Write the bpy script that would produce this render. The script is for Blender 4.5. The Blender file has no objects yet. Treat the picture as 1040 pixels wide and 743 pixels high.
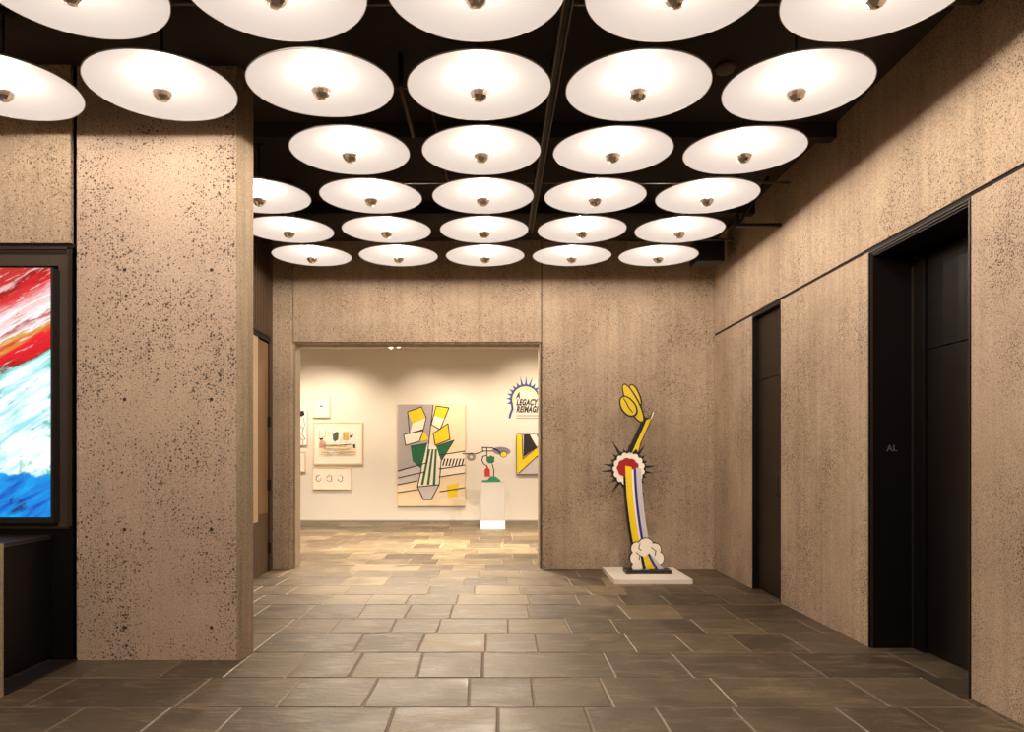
import bpy, bmesh, math, random
from mathutils import Vector, Matrix
random.seed(7)
C = bpy.context.scene.collection
S = bpy.context.scene

# ------------------------------------------------------------------ camera
F, CX, CY, EYE = 755.0, 500.0, 464.5, 1.5
cam = bpy.data.cameras.new('camera'); co = bpy.data.objects.new('camera', cam); C.objects.link(co)
cam.sensor_width = 36; cam.sensor_fit = 'HORIZONTAL'
cam.lens = F / 1040 * 36
cam.shift_x = (520 - CX) / 1040
cam.shift_y = (CY - 371.5) / 1040
cam.clip_start = .05; cam.clip_end = 100
co.location = (0, 0, EYE); co.rotation_euler = (math.pi / 2, 0, 0)
S.camera = co

# ------------------------------------------------------------------ world, view, light levels
w = bpy.data.worlds.new('world'); S.world = w; w.use_nodes = True
w.node_tree.nodes['Background'].inputs[0].default_value = (1, .85, .7, 1)
w.node_tree.nodes['Background'].inputs[1].default_value = 0.0
S.view_settings.view_transform = 'Standard'; S.view_settings.look = 'None'
S.view_settings.gamma = 1; S.view_settings.exposure = .20; S.view_settings.use_curve_mapping = False
S.cycles.use_denoising = True
S.cycles.max_bounces = 8; S.cycles.diffuse_bounces = 5; S.cycles.glossy_bounces = 3
S.cycles.transparent_max_bounces = 8
S.cycles.sample_clamp_indirect = 4
LAMP_POWER = 14.8
LAMP_COL = (1.0, .84, .69)
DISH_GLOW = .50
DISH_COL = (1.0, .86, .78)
SPOT_POWER = 138.0
FLOOR_SPOT_POWER = 900.0
SPILL_SPOT_POWER = 420.0
SPOT_COL = (1.0, .82, .61)

# ------------------------------------------------------------------ materials
def srgb(r, g, b):
    f = lambda c: (c / 255) / 12.92 if c / 255 <= .04045 else ((c / 255 + .055) / 1.055) ** 2.4
    return (f(r), f(g), f(b), 1)

def mat(name, col, rough=.6, metal=0., emit=None, es=0., spec=.5):
    m = bpy.data.materials.new(name); m.use_nodes = True
    b = m.node_tree.nodes['Principled BSDF']
    b.inputs['Base Color'].default_value = (*col[:3], 1)
    b.inputs['Roughness'].default_value = rough; b.inputs['Metallic'].default_value = metal
    b.inputs['Specular IOR Level'].default_value = spec
    if emit: b.inputs['Emission Color'].default_value = (*emit[:3], 1); b.inputs['Emission Strength'].default_value = es
    return m

class NT:
    def __init__(s, m): s.t = m.node_tree; s.n = s.t.nodes; s.l = s.t.links
    def new(s, k, **kw):
        n = s.n.new(k)
        for a, v in kw.items(): setattr(n, a, v)
        return n
    def put(s, node, key, val):
        if hasattr(val, 'is_output') or isinstance(val, bpy.types.NodeSocket): s.l.new(val, node.inputs[key])
        else: node.inputs[key].default_value = val
    def math(s, op, a, b=0., clamp=False):
        n = s.new('ShaderNodeMath', operation=op, use_clamp=clamp); s.put(n, 0, a); s.put(n, 1, b); return n.outputs[0]
    def mix(s, f, a, b, mode='MIX'):
        n = s.new('ShaderNodeMix', data_type='RGBA', blend_type=mode); s.put(n, 0, f); s.put(n, 6, a); s.put(n, 7, b); return n.outputs[2]
    def noise(s, vec, scale, detail=3, rough=.55, dist=0.):
        n = s.new('ShaderNodeTexNoise'); s.l.new(vec, n.inputs['Vector'])
        n.inputs['Scale'].default_value = scale; n.inputs['Detail'].default_value = detail
        n.inputs['Roughness'].default_value = rough; n.inputs['Distortion'].default_value = dist
        return n.outputs[0]
    def mapv(s, vec, scale=(1, 1, 1), rot=(0, 0, 0), loc=(0, 0, 0)):
        n = s.new('ShaderNodeMapping'); s.l.new(vec, n.inputs[0])
        n.inputs['Scale'].default_value = scale; n.inputs['Rotation'].default_value = rot; n.inputs['Location'].default_value = loc
        return n.outputs[0]
    def ramp(s, v, stops, interp='LINEAR'):
        n = s.new('ShaderNodeValToRGB'); s.l.new(v, n.inputs[0]); cr = n.color_ramp; cr.interpolation = interp
        while len(cr.elements) < len(stops): cr.elements.new(.5)
        for e, (p, c) in zip(cr.elements, stops): e.position = p; e.color = c if len(c) == 4 else (*c, 1)
        return n.outputs[0]
    def map(s, v, a, b, c=0., d=1.):
        n = s.new('ShaderNodeMapRange'); s.l.new(v, n.inputs[0])
        for i, x in enumerate((a, b, c, d)): n.inputs[i + 1].default_value = x
        return n.outputs[0]

def concrete(name, pit=1.0, streak=.5, light=(.62, .49, .365), dark=(.44, .335, .24), pscale=1.0):
    m = mat(name, light, .9, spec=.2); t = NT(m); b = t.n['Principled BSDF']
    v = t.new('ShaderNodeTexCoord').outputs['Object']
    big = t.noise(v, 1.1, 4, .6)
    mid = t.noise(v, 9, 3)
    st = t.noise(t.mapv(v, (14, 14, .35)), 1, 4, .6)
    f = t.map(big, .3, .7)
    col = t.mix(f, (*dark, 1), (*light, 1))
    col = t.mix(t.math('MULTIPLY', t.map(st, .42, .68), streak), col, (*[c * .62 for c in dark], 1))
    col = t.mix(t.map(mid, .3, .75, 0, .28), col, (*[c * .7 for c in light], 1))
    fine = t.noise(v, 70 * pscale, 3, .75)
    col = t.mix(t.map(fine, .50, .64, 0, .48), col, (*[c * .45 for c in dark], 1))
    col = t.mix(t.map(fine, .48, .32, 0, .35), col, (*[min(1, c * 1.3) for c in light], 1))
    # pits of the exposed aggregate: cells of random size, denser in patches
    pits = None
    dens = t.map(t.noise(t.mapv(v, (1, 1, .8)), 1.9, 3), .32, .66, .45, 1.0)
    for sc, thr, gain in ((27 * pscale, .46, 9), (48 * pscale, .62, 7), (85 * pscale, .74, 5)):
        vo = t.new('ShaderNodeTexVoronoi', feature='F1'); t.l.new(v, vo.inputs['Vector']); vo.inputs['Scale'].default_value = sc
        sep = t.new('ShaderNodeSeparateColor'); t.l.new(vo.outputs['Color'], sep.inputs[0])
        sel = t.math('MULTIPLY', t.math('POWER', sep.outputs[0], 1.8), thr)
        sel = t.math('MULTIPLY', sel, dens)
        p = t.math('MULTIPLY', t.math('SUBTRACT', sel, vo.outputs['Distance']), gain, True)
        pits = p if pits is None else t.math('MAXIMUM', pits, p)
    pits = t.math('MULTIPLY', pits, .85 * pit, True)
    col = t.mix(pits, col, (.055, .035, .024, 1))
    t.l.new(col, b.inputs['Base Color'])
    h = t.math('SUBTRACT', t.math('MULTIPLY', fine, .5), pits)
    h = t.math('ADD', h, t.math('MULTIPLY', st, .8))
    bp = t.new('ShaderNodeBump'); bp.inputs['Strength'].default_value = .55; bp.inputs['Distance'].default_value = .006
    t.l.new(h, bp.inputs['Height']); t.l.new(bp.outputs[0], b.inputs['Normal'])
    return m

M = {}
M['pier'] = concrete('pier concrete', 1.0, .18, (.65, .52, .41), (.50, .385, .30), 1.12)
M['concrete'] = concrete('bush hammered concrete', .85, .36, pscale=1.25)
M['smooth'] = concrete('smooth board marked concrete', .12, .8, (.46, .365, .255), (.36, .28, .19))
M['coarse'] = concrete('coarse pitted concrete', 1.0, .25, (.60, .475, .36), (.44, .335, .245), 1.5)
M['gap'] = mat('dark joint', (.012, .008, .006), .9)
M['tie'] = mat('tie hole', (.06, .04, .03), .9)
M['black'] = mat('black ceiling', (.034, .023, .017), .8)
M['bronze'] = mat('dark bronze', (.0065, .0045, .0038), .42, .0, spec=.22)
M['bronze_edge'] = mat('worn bronze edge', (.085, .062, .05), .45, .8)
M['steel_dark'] = mat('dark steel', (.05, .045, .045), .45, .6)
M['blackmetal'] = mat('black metal', (.02, .017, .015), .5, .4)
M['galv'] = mat('grey conduit', (.20, .15, .12), .5, .5)
M['silver'] = mat('silvered glass', (.80, .76, .70), .22, 1.)
M['socket'] = mat('lamp socket', (.7, .68, .64), .5)
M['white'] = mat('white paint', (.78, .76, .72), .5)
M['gwall'] = mat('gallery wall paint', (.80, .76, .70), .7)
M['wood'] = mat('oak', (.27, .155, .08), .5)
M['tan'] = mat('tan panel', (.62, .46, .30), .6)
M['brown'] = mat('brown panel and door shade', (.10, .06, .035), .6)
M['ink'] = mat('black enamel', (.012, .011, .012), .35)
M['yellow'] = mat('yellow enamel', srgb(245, 215, 40), .4)
M['red'] = mat('red enamel', srgb(165, 22, 25), .4)
M['blue'] = mat('blue enamel', srgb(35, 42, 140), .4)
M['green'] = mat('green enamel', srgb(20, 105, 70), .4)
M['cream'] = mat('cream paint', srgb(246, 226, 196), .6)
M['grey'] = mat('grey paint', srgb(176, 170, 176), .6)
M['lightgrey'] = mat('pale grey paint', srgb(205, 200, 205), .6)
M['paper'] = mat('paper', srgb(250, 243, 232), .8)
M['frame'] = mat('pale wood frame', srgb(232, 210, 180), .5)
M['pencil'] = mat('pencil lines', srgb(120, 102, 92), .8)
M['pink'] = mat('pink wash', srgb(222, 170, 160), .8)
M['ochre'] = mat('ochre wash', srgb(214, 190, 110), .8)
M['slategreen'] = mat('dark green wash', srgb(70, 95, 80), .8)
M['text'] = mat('black vinyl', srgb(40, 32, 32), .6)
M['vblue'] = mat('blue vinyl', srgb(50, 80, 150), .6)
M['vpale'] = mat('pale yellow vinyl', srgb(240, 235, 170), .6)
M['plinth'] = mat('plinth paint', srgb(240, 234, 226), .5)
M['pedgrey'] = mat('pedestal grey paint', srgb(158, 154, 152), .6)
M['emit_lens'] = mat('lit lens', (1, 1, 1), .3, 0, (1, .95, .85), 3.0)
M['sign'] = mat('engraved sign', (.14, .13, .13), .5)
M['marble'] = mat('dark stone', (.05, .04, .035), .3)

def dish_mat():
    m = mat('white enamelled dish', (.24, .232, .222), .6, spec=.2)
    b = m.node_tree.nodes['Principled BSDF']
    b.inputs['Emission Color'].default_value = (*DISH_COL, 1); b.inputs['Emission Strength'].default_value = DISH_GLOW  # emission stands in for bulb light reflected by the dish
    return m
M['dish'] = dish_mat()
M['rim'] = mat('dish rim', (.42, .40, .38), .5)
M['dish_back'] = mat('dish back', (.04, .035, .03), .6)
def bulb_mat():
    m = bpy.data.materials.new('glowing clear bulb'); m.use_nodes = True; t = NT(m); t.n.clear()
    e = t.new('ShaderNodeEmission'); e.inputs[0].default_value = (1, .88, .72, 1); e.inputs[1].default_value = 2.0
    tr = t.new('ShaderNodeBsdfTransparent'); a = t.new('ShaderNodeAddShader'); o = t.new('ShaderNodeOutputMaterial')
    t.l.new(e.outputs[0], a.inputs[0]); t.l.new(tr.outputs[0], a.inputs[1]); t.l.new(a.outputs[0], o.inputs[0])
    return m
M['bulb'] = bulb_mat()

def slate():
    m = mat('slate flagstone', (.2, .15, .11), .5, spec=.35); t = NT(m); b = t.n['Principled BSDF']
    at = t.new('ShaderNodeAttribute', attribute_name='tone')
    sep = t.new('ShaderNodeSeparateColor'); t.l.new(at.outputs['Color'], sep.inputs[0])
    v = t.new('ShaderNodeTexCoord').outputs['Object']
    off = t.new('ShaderNodeVectorMath', operation='MULTIPLY_ADD'); t.l.new(at.outputs['Color'], off.inputs[0])
    off.inputs[1].default_value = (37, 53, 11); t.l.new(v, off.inputs[2]); vv = off.outputs[0]
    col = t.ramp(sep.outputs[0], [(0, (.092, .068, .044)), (.3, (.140, .105, .067)), (.75, (.195, .150, .094)), (1, (.32, .25, .145))])
    cl = t.noise(vv, 2.2, 5, .62, .6)
    col = t.mix(t.map(cl, .32, .72), t.mix(.72, col, (.045, .034, .026, 1)), col)
    vein = t.noise(t.mapv(vv, (2.0, 7, 2), (0, 0, .4)), 1.3, 5, .65, 1.2)
    col = t.mix(t.map(vein, .52, .72, 0, .6), col, (.33, .26, .185, 1))
    col = t.mix(t.map(t.noise(vv, 55, 3), .5, .75, 0, .35), col, (.05, .038, .03, 1))
    t.l.new(col, b.inputs['Base Color'])
    t.l.new(t.map(cl, .3, .7, .36, .58), b.inputs['Roughness'])
    h = t.math('ADD', t.math('MULTIPLY', vein, .8), t.math('MULTIPLY', t.noise(vv, 18, 4, .6), .35))
    bp = t.new('ShaderNodeBump'); bp.inputs['Strength'].default_value = .7; bp.inputs['Distance'].default_value = .012
    t.l.new(h, bp.inputs['Height']); t.l.new(bp.outputs[0], b.inputs['Normal'])
    return m
M['slate'] = slate()
M['grout'] = mat('pale grout', (.26, .20, .145), .9)

# ------------------------------------------------------------------ mesh helpers
class MB:
    def __init__(s): s.bm = bmesh.new(); s.mats = []
    def mi(s, m):
        if m not in s.mats: s.mats.append(m)
        return s.mats.index(m)
    def box(s, x0, x1, y0, y1, z0, z1, m):
        i = s.mi(m); v = [s.bm.verts.new((x, y, z)) for x in (x0, x1) for y in (y0, y1) for z in (z0, z1)]
        for f in ((0, 1, 3, 2), (4, 6, 7, 5), (0, 4, 5, 1), (2, 3, 7, 6), (0, 2, 6, 4), (1, 5, 7, 3)):
            s.bm.faces.new([v[k] for k in f]).material_index = i
        return s
    def prism(s, pts, y0, y1, m, axis='Y'):
        """pts are (a, b); axis Y: (x, z) extruded in y; axis Z: (x, y) extruded in z; axis X: (y, z) in x"""
        i = s.mi(m)
        P = {'Y': lambda a, b, c: (a, c, b), 'Z': lambda a, b, c: (a, b, c), 'X': lambda a, b, c: (c, a, b)}[axis]
        A = [s.bm.verts.new(P(a, b, y0)) for a, b in pts]; B = [s.bm.verts.new(P(a, b, y1)) for a, b in pts]
        n = len(pts); fs = [s.bm.faces.new(A), s.bm.faces.new(B[::-1])]
        for k in range(n): fs.append(s.bm.faces.new([A[k], B[k], B[(k + 1) % n], A[(k + 1) % n]]))
        for f in fs: f.material_index = i
        return s
    def stroke(s, pts, wd, y0, y1, m):
        for (a, b), (c, d) in zip(pts, pts[1:]):
            dx, dz = c - a, d - b; L = math.hypot(dx, dz) or 1; px, pz = -dz / L * wd / 2, dx / L * wd / 2
            ex, ez = dx / L * wd * .3, dz / L * wd * .3
            s.prism([(a + px - ex, b + pz - ez), (c + px + ex, d + pz + ez), (c - px + ex, d - pz + ez), (a - px - ex, b - pz - ez)], y0, y1, m)
        return s
    def lathe(s, prof, m, n=32, c=(0, 0, 0), smooth=True, ang=None):
        i = s.mi(m); rings = []
        for r, z in prof:
            if r < 1e-5: rings.append([s.bm.verts.new((c[0], c[1], c[2] + z))])
            else: rings.append([s.bm.verts.new((c[0] + r * math.cos(2 * math.pi * k / n), c[1] + r * math.sin(2 * math.pi * k / n), c[2] + z)) for k in range(n)])
        for a, b in zip(rings, rings[1:]):
            for k in range(n):
                q = (k + 1) % n
                vs = [a[0] if len(a) == 1 else a[k]] + ([] if len(a) == 1 else [a[q]]) + ([b[0]] if len(b) == 1 else [b[q], b[k]])
                if len(vs) > 2:
                    f = s.bm.faces.new(vs); f.material_index = i; f.smooth = smooth
        return s
    def tube(s, pts, r, m, n=10):
        i = s.mi(m); pts = [Vector(p) for p in pts]; rings = []
        for k, p in enumerate(pts):
            d = (pts[min(k + 1, len(pts) - 1)] - pts[max(k - 1, 0)]).normalized()
            u = d.orthogonal().normalized() if k == 0 else (rings_u - d * rings_u.dot(d)).normalized()
            rings_u = u; w_ = d.cross(u)
            rings.append([s.bm.verts.new(p + (u * math.cos(2 * math.pi * j / n) + w_ * math.sin(2 * math.pi * j / n)) * r) for j in range(n)])
        for a, b in zip(rings, rings[1:]):
            for j in range(n):
                f = s.bm.faces.new([a[j], a[(j + 1) % n], b[(j + 1) % n], b[j]]); f.material_index = i; f.smooth = True
        s.bm.faces.new(rings[0][::-1]).material_index = i; s.bm.faces.new(rings[-1]).material_index = i
        return s
    def build(s, name, parent=None, loc=None, bevel=0, kind=None, label=None):
        bmesh.ops.recalc_face_normals(s.bm, faces=s.bm.faces[:])
        me = bpy.data.meshes.new(name)
        if loc is not None: bmesh.ops.translate(s.bm, verts=s.bm.verts[:], vec=-Vector(loc))
        s.bm.to_mesh(me); s.bm.free()
        for m in s.mats: me.materials.append(M[m])
        o = bpy.data.objects.new(name, me); C.objects.link(o)
        if loc is not None: o.location = loc
        if parent: o.parent = parent
        if bevel:
            b = o.modifiers.new('bevel', 'BEVEL'); b.width = bevel; b.segments = 2; b.limit_method = 'ANGLE'
        if kind: o['kind'] = kind
        if label: o['label'] = label
        return o

def tag(o, label, cat, group=None):
    o['label'] = label; o['category'] = cat
    if group: o['group'] = group
    return o
def thing(name, label, cat, loc=(0, 0, 0), group=None):
    o = bpy.data.objects.new(name, None); C.objects.link(o); o.location = loc; o.empty_display_size = .1
    return tag(o, label, cat, group)
def struct(mb, name, parent=None, **k):
    o = mb.build(name, parent, **k)
    if parent is None: o['kind'] = 'structure'
    return o
def cp(u, v, Y): return ((u - CX) * Y / F, EYE + (CY - v) * Y / F)      # where a measured point lies on an upright plane Y metres away
def text_mesh(name, body, size, loc, mname, parent=None, shear=0, bold=0., align='LEFT', rot=(math.pi / 2, 0, 0), depth=.0015, space=1.):
    cu = bpy.data.curves.new(name, 'FONT'); cu.body = body; cu.size = size; cu.shear = shear; cu.offset = bold
    cu.extrude = depth; cu.align_x = align; cu.space_character = space
    tmp = bpy.data.objects.new('tmp', cu); C.objects.link(tmp)
    dg = bpy.context.evaluated_depsgraph_get(); me = bpy.data.meshes.new_from_object(tmp.evaluated_get(dg))
    bpy.data.objects.remove(tmp)
    me.materials.clear(); me.materials.append(M[mname]); me.name = name
    o = bpy.data.objects.new(name, me); C.objects.link(o); o.location = loc; o.rotation_euler = rot
    if parent: o.parent = parent
    return o

XR, YB, YG = 2.98, 9.98, 17.56          # right wall, back wall, gallery end wall
ZC = 4.40                               # black ceiling
YF, XL = -3.0, -4.9                     # room limits behind / left of the viewpoint

# ------------------------------------------------------------------ floor of slate flags
def floor():
    mb = MB(); bm = mb.bm; tl = mb.mi('slate'); gr = mb.mi('grout')
    lay = bm.loops.layers.float_color.new('tone')
    y = 4.47 - 12 * .62; rnd = random.Random(3)
    fixed = [4.47, 5.07, 5.73, 6.34]
    ys = []
    while y < 17.7: ys.append(y); y += rnd.choice([.56, .60, .62, .66])
    k = min(range(len(ys)), key=lambda i: abs(ys[i] - 4.47)); d = 4.47 - ys[k]
    ys = [a + d for a in ys]; ys = [a for a in ys if a < 4.3] + fixed + [a for a in ys if a > 6.7]
    ys = [YF] + [a for a in ys if a > YF + .3 and a < YG - .2] + [YG]
    g = .005
    for y0, y1 in zip(ys, ys[1:]):
        x = -7.1 + rnd.random() * .3; x1e = 3.6; lj = 0
        while x < x1e:
            wd = rnd.choice([.42, .46, .52, .62, .75, .92]); xa, xb = x, min(x + wd, x1e)
            if x1e - xb < .25: xb = x1e
            dz = rnd.uniform(-.0012, .0012); c = .006
            jit = rnd.uniform(-.012, .012)
            gx = g + rnd.uniform(-.002, .004); js = rnd.uniform(-.006, .002)
            a = [(xa + gx + lj, y0 + gx), (xb - g + jit, y0 + gx), (xb - g, y1 - g), (xa + g, y1 - g)]
            ins = [(xa + gx + c + lj, y0 + gx + c), (xb - g - c + jit, y0 + gx + c), (xb - g - c, y1 - g - c + js), (xa + g + c, y1 - g - c)]
            lo = [bm.verts.new((p[0], p[1], -.012)) for p in a]; mi = [bm.verts.new((p[0], p[1], -.0035)) for p in a]; hi = [bm.verts.new((p[0], p[1], dz)) for p in ins]
            t = (rnd.random(), rnd.random(), rnd.random(), 1)
            fs = [bm.faces.new(hi)]
            for q in range(4):
                fs.append(bm.faces.new([mi[q], mi[(q + 1) % 4], hi[(q + 1) % 4], hi[q]])); fs.append(bm.faces.new([lo[q], lo[(q + 1) % 4], mi[(q + 1) % 4], mi[q]]))
            for f in fs:
                f.material_index = tl
                for l in f.loops: l[lay] = t
            x = xb; lj = jit
    mb.box(-7.2, 3.7, YF - .1, YG + .1, -.10, -.0035, 'grout')
    return struct(mb, 'floor')
floor()

# ------------------------------------------------------------------ right wall
ZJ = 3.125
mb = MB()
mb.box(XR, 3.6, YF, YB, ZJ + .03, ZC, 'concrete')
mb.box(XR, 3.6, 8.52, YB, 0, ZJ, 'concrete')
mb.box(XR, 3.6, 5.885, 7.68, 0, ZJ, 'concrete')
mb.box(XR, 3.6, YF, 4.625, 0, ZJ, 'coarse')
mb.box(XR + .012, 3.59, YF, YB, ZJ, ZJ + .03, 'gap')
struct(mb, 'wall_right')

# elevator opening (door_1)
d1 = bpy.data.objects.new('door_1', None); C.objects.link(d1); d1.location = (3.3, 5.2, 0); d1['kind'] = 'structure'
def child(mbx, name, parent, **k):
    o = mbx.build(name, **k); o.parent = parent; o.matrix_parent_inverse = Matrix.Translation(-Vector(parent.location)); return o
mb = MB()
mb.box(XR - .006, XR + .03, 5.868, 5.884, 0, 3.118, 'bronze'); mb.box(XR + .004, XR + .02, 5.856, 5.866, 0, 3.10, 'bronze_edge')
mb.box(XR - .006, XR + .03, 4.628, 4.642, 0, 3.118, 'bronze'); mb.box(XR + .0, XR + .014, 4.644, 4.654, 0, 3.10, 'bronze_edge')
mb.box(XR - .004, XR + .03, 4.643, 5.867, 3.110, 3.118, 'bronze'); mb.box(XR + .004, XR + .014, 4.655, 5.855, 3.096, 3.101, 'bronze_edge')
child(mb, 'frame', d1)
mb = MB()
mb.box(XR + .021, 3.31, 5.856, 5.88, 0, 3.09, 'bronze')
mb.box(3.302, 3.312, 5.846, 5.855, 0, 3.0, 'bronze_edge')
mb.box(XR + .02, 3.6, 4.63, 4.65, 0, 3.09, 'bronze')
mb.box(XR + .02, 3.6, 4.652, 5.854, 3.082, 3.094, 'bronze')
child(mb, 'jamb', d1)
mb = MB()
mb.box(3.313, 3.36, 5.71, 5.88, 0, 3.06, 'bronze')
mb.box(3.34, 3.37, 4.66, 5.70, .012, 2.325, 'bronze')
mb.box(3.34, 3.37, 4.66, 5.70, 2.333, 3.055, 'bronze')
mb.box(3.325, 3.337, 4.66, 5.25, 3.03, 3.036, 'bronze_edge')
child(mb, 'door_panel', d1, bevel=.002)
s_ = text_mesh('floor_sign', 'AL', .072, (3.105 - 3.3, 5.853 - 5.2, 1.55), 'sign', d1); s_['label'] = 'small engraved letters'

# narrow dark door (door_2)
d2 = bpy.data.objects.new('door_2', None); C.objects.link(d2); d2.location = (3.06, 8.1, 0); d2['kind'] = 'structure'
mb = MB()
mb.box(XR - .003, 3.10, 8.50, 8.518, 0, 3.12, 'bronze'); mb.box(XR - .003, 3.10, 7.682, 7.70, 0, 3.12, 'bronze'); mb.box(XR - .003, 3.10, 7.701, 8.499, 3.095, 3.12, 'bronze')
child(mb, 'frame', d2)
M['door2'] = mat('brown bronze leaf', (.024, .015, .009), .5, .2, spec=.3)
mb = MB()
mb.box(3.045, 3.09, 7.705, 8.495, .008, 2.375, 'door2'); mb.box(3.045, 3.09, 7.705, 8.495, 2.383, 3.09, 'door2')
child(mb, 'door_panel', d2, bevel=.002)
mb = MB(); mb.tube([(3.045, 7.82, 1.36), (2.995, 7.82, 1.35), (2.995, 7.82, 1.10), (3.045, 7.82, 1.09)], .008, 'steel_dark', 8)
child(mb, 'door_handle', d2)

# ------------------------------------------------------------------ back wall with the wide opening
OX0, OX1, OZ = -2.68, .662, 3.053
YB2 = YB + .30
mb = MB()
mb.prism([(-3.4, YB2), (-3.4, YB), (-2.705, YB), (OX0, YB + .025), (OX0, YB2)], 0, ZC, 'concrete', 'Z')
mb.box(OX0 + .006, OX1 - .006, YB, YB2, OZ, ZC, 'concrete')
mb.prism([(OX1 + .006, YB + .0), (3.6, YB), (3.6, YB2), (OX1 + .006, YB2)], 0, ZC, 'concrete', 'Z')
mb.box(OX0, OX0 + .006, YB + .03, YB2, OZ, ZC, 'gap'); mb.box(OX1 - .006, OX1 + .006, YB + .02, YB2 - .01, 0, ZC, 'gap')
struct(mb, 'wall_back')
mb = MB()   # smooth reveal lining of the opening
mb.box(OX0, OX0 + .022, YB + .04, YB2 + .02, 0, OZ - .02, 'smooth'); mb.box(OX1 - .03, OX1 - .007, YB + .04, YB2 + .02, 0, OZ - .02, 'smooth')
mb.box(OX0, OX1 - .007, YB + .04, YB2 + .02, OZ - .022, OZ - .001, 'smooth')
struct(mb, 'trim_1')

# ------------------------------------------------------------------ left side
mb = MB()   # the projecting pier
mb.prism([(-3.08, 5.51), (-1.895, 5.51), (-1.90, 5.515), (-1.90, 5.72), (-3.6, 5.72), (-3.6, 5.53), (-3.08, 5.53)], 0, ZC, 'pier', 'Z')
for x in (-373.5, -285.3):
    for v in (274, 405.5, 537.6, 637):
        X, Z = x * 5.51 / F, EYE + (CY - v) * 5.51 / F
        mb.prism([(X + .014 * math.cos(a * math.pi / 5), Z + .014 * math.sin(a * math.pi / 5)) for a in range(10)], 5.5088, 5.52, 'tie')
struct(mb, 'wall_pier')
mb = MB()   # smooth corner strip of the pier
mb.prism([(-1.899, 5.512), (-1.888, 5.512), (-1.862, 5.548), (-1.859, 5.56), (-1.834, 5.705), (-1.842, 5.719), (-1.899, 5.719)], .0, ZC, 'smooth', 'Z')
struct(mb, 'trim_2')
mb = MB()   # panel over the display, dark recess below it
mb.box(XL, -3.115, 5.49, 5.72, 3.085, ZC, 'concrete')
mb.box(XL, -3.10, 5.52, 5.72, 3.06, 3.085, 'gap'); mb.box(-3.115, -3.08, 5.53, 5.72, 0, ZC, 'gap')
mb.box(XL, -3.115, 5.52, 5.72, 0, 3.06, 'bronze')
struct(mb, 'wall_left_front')
mb = MB(); mb.box(XL - .2, XL, YF, 5.72, 0, ZC, 'concrete'); struct(mb, 'wall_left')
mb = MB(); mb.box(XL - .2, 3.6, YF - .2, YF, 0, ZC, 'concrete'); struct(mb, 'wall_front')
mb = MB()   # side passage wall
mb.box(-3.4, -2.95, 5.72, 9.36, .69, 3.02, 'tan')
mb.box(-3.4, -2.95, 5.72, 9.36, 0, .69, 'brown')  # darker brown below the tan panel
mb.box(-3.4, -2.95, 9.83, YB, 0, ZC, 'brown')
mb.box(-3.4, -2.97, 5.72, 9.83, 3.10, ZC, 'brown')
mb.box(-3.4, -2.93, 5.72, 9.83, 3.02, 3.07, 'bronze'); mb.box(-3.4, -2.915, 5.72, 9.83, 3.075, 3.10, 'bronze_edge')
for k in range(60):
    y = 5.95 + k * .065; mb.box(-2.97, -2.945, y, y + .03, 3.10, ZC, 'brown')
struct(mb, 'wall_passage')
d3 = bpy.data.objects.new('door_3', None); C.objects.link(d3); d3.location = (-2.95, 9.6, 0); d3['kind'] = 'structure'
mb = MB(); mb.box(-3.0, -2.955, 9.37, 9.80, .01, 3.0, 'wood'); child(mb, 'door_panel', d3)
mb = MB(); mb.box(-2.954, -2.949, 9.38, 9.79, .02, .78, 'brown'); child(mb, 'door_shade', d3)  # dark sheet paints the light falloff over the lower door leaf
mb = MB(); mb.box(-3.0, -2.945, 9.802, 9.828, 0, 3.015, 'bronze'); mb.box(-3.0, -2.945, 9.362, 9.369, 0, 3.015, 'wood'); child(mb, 'frame', d3)
for z in (1.97, 1.14, .31):
    mb = MB(); mb.lathe([(0, -.07), (.014, -.07), (.014, .07), (0, .07)], 'blackmetal', 12, (-2.93, 9.80, z), False); mb.box(-2.954, -2.944, 9.765, 9.80, z - .07, z + .07, 'blackmetal'); child(mb, 'hinge', d3)

# ------------------------------------------------------------------ ceiling
mb = MB(); mb.box(XL - .2, 3.6, YF - .2, YB2, ZC, ZC + .2, 'black')
struct(mb, 'ceiling')
for k, y in enumerate((-1.2, .8, 2.8, 4.85, 6.85, 8.85)):
    mb = MB(); mb.box(XL, XR, y - .42, y - .30, 4.27, ZC, 'black'); struct(mb, 'trim_%d' % (k + 3))

# ------------------------------------------------------------------ gallery shell
for nm, bx_ in (('wall_gallery', (-7.2, 3.6, YG, YG + .2)), ('wall_gallery_left', (-7.2, -7.0, YB2, YG)), ('wall_gallery_right', (3.4, 3.6, YB2, YG)), ('wall_gallery_front', (-7.2, -3.4, YB2 - .1, YB2))):
    mb = MB(); mb.box(*bx_, 0, 4.3, 'gwall'); struct(mb, nm)
mb = MB(); mb.box(-7.0, 3.4, YB2, YG, 4.05, 4.25, 'gwall'); struct(mb, 'ceiling_gallery')
mb = MB(); mb.box(-7.0, 3.4, YG - .008, YG, 0, .03, 'pedgrey'); struct(mb, 'baseboard_gallery')

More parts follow.
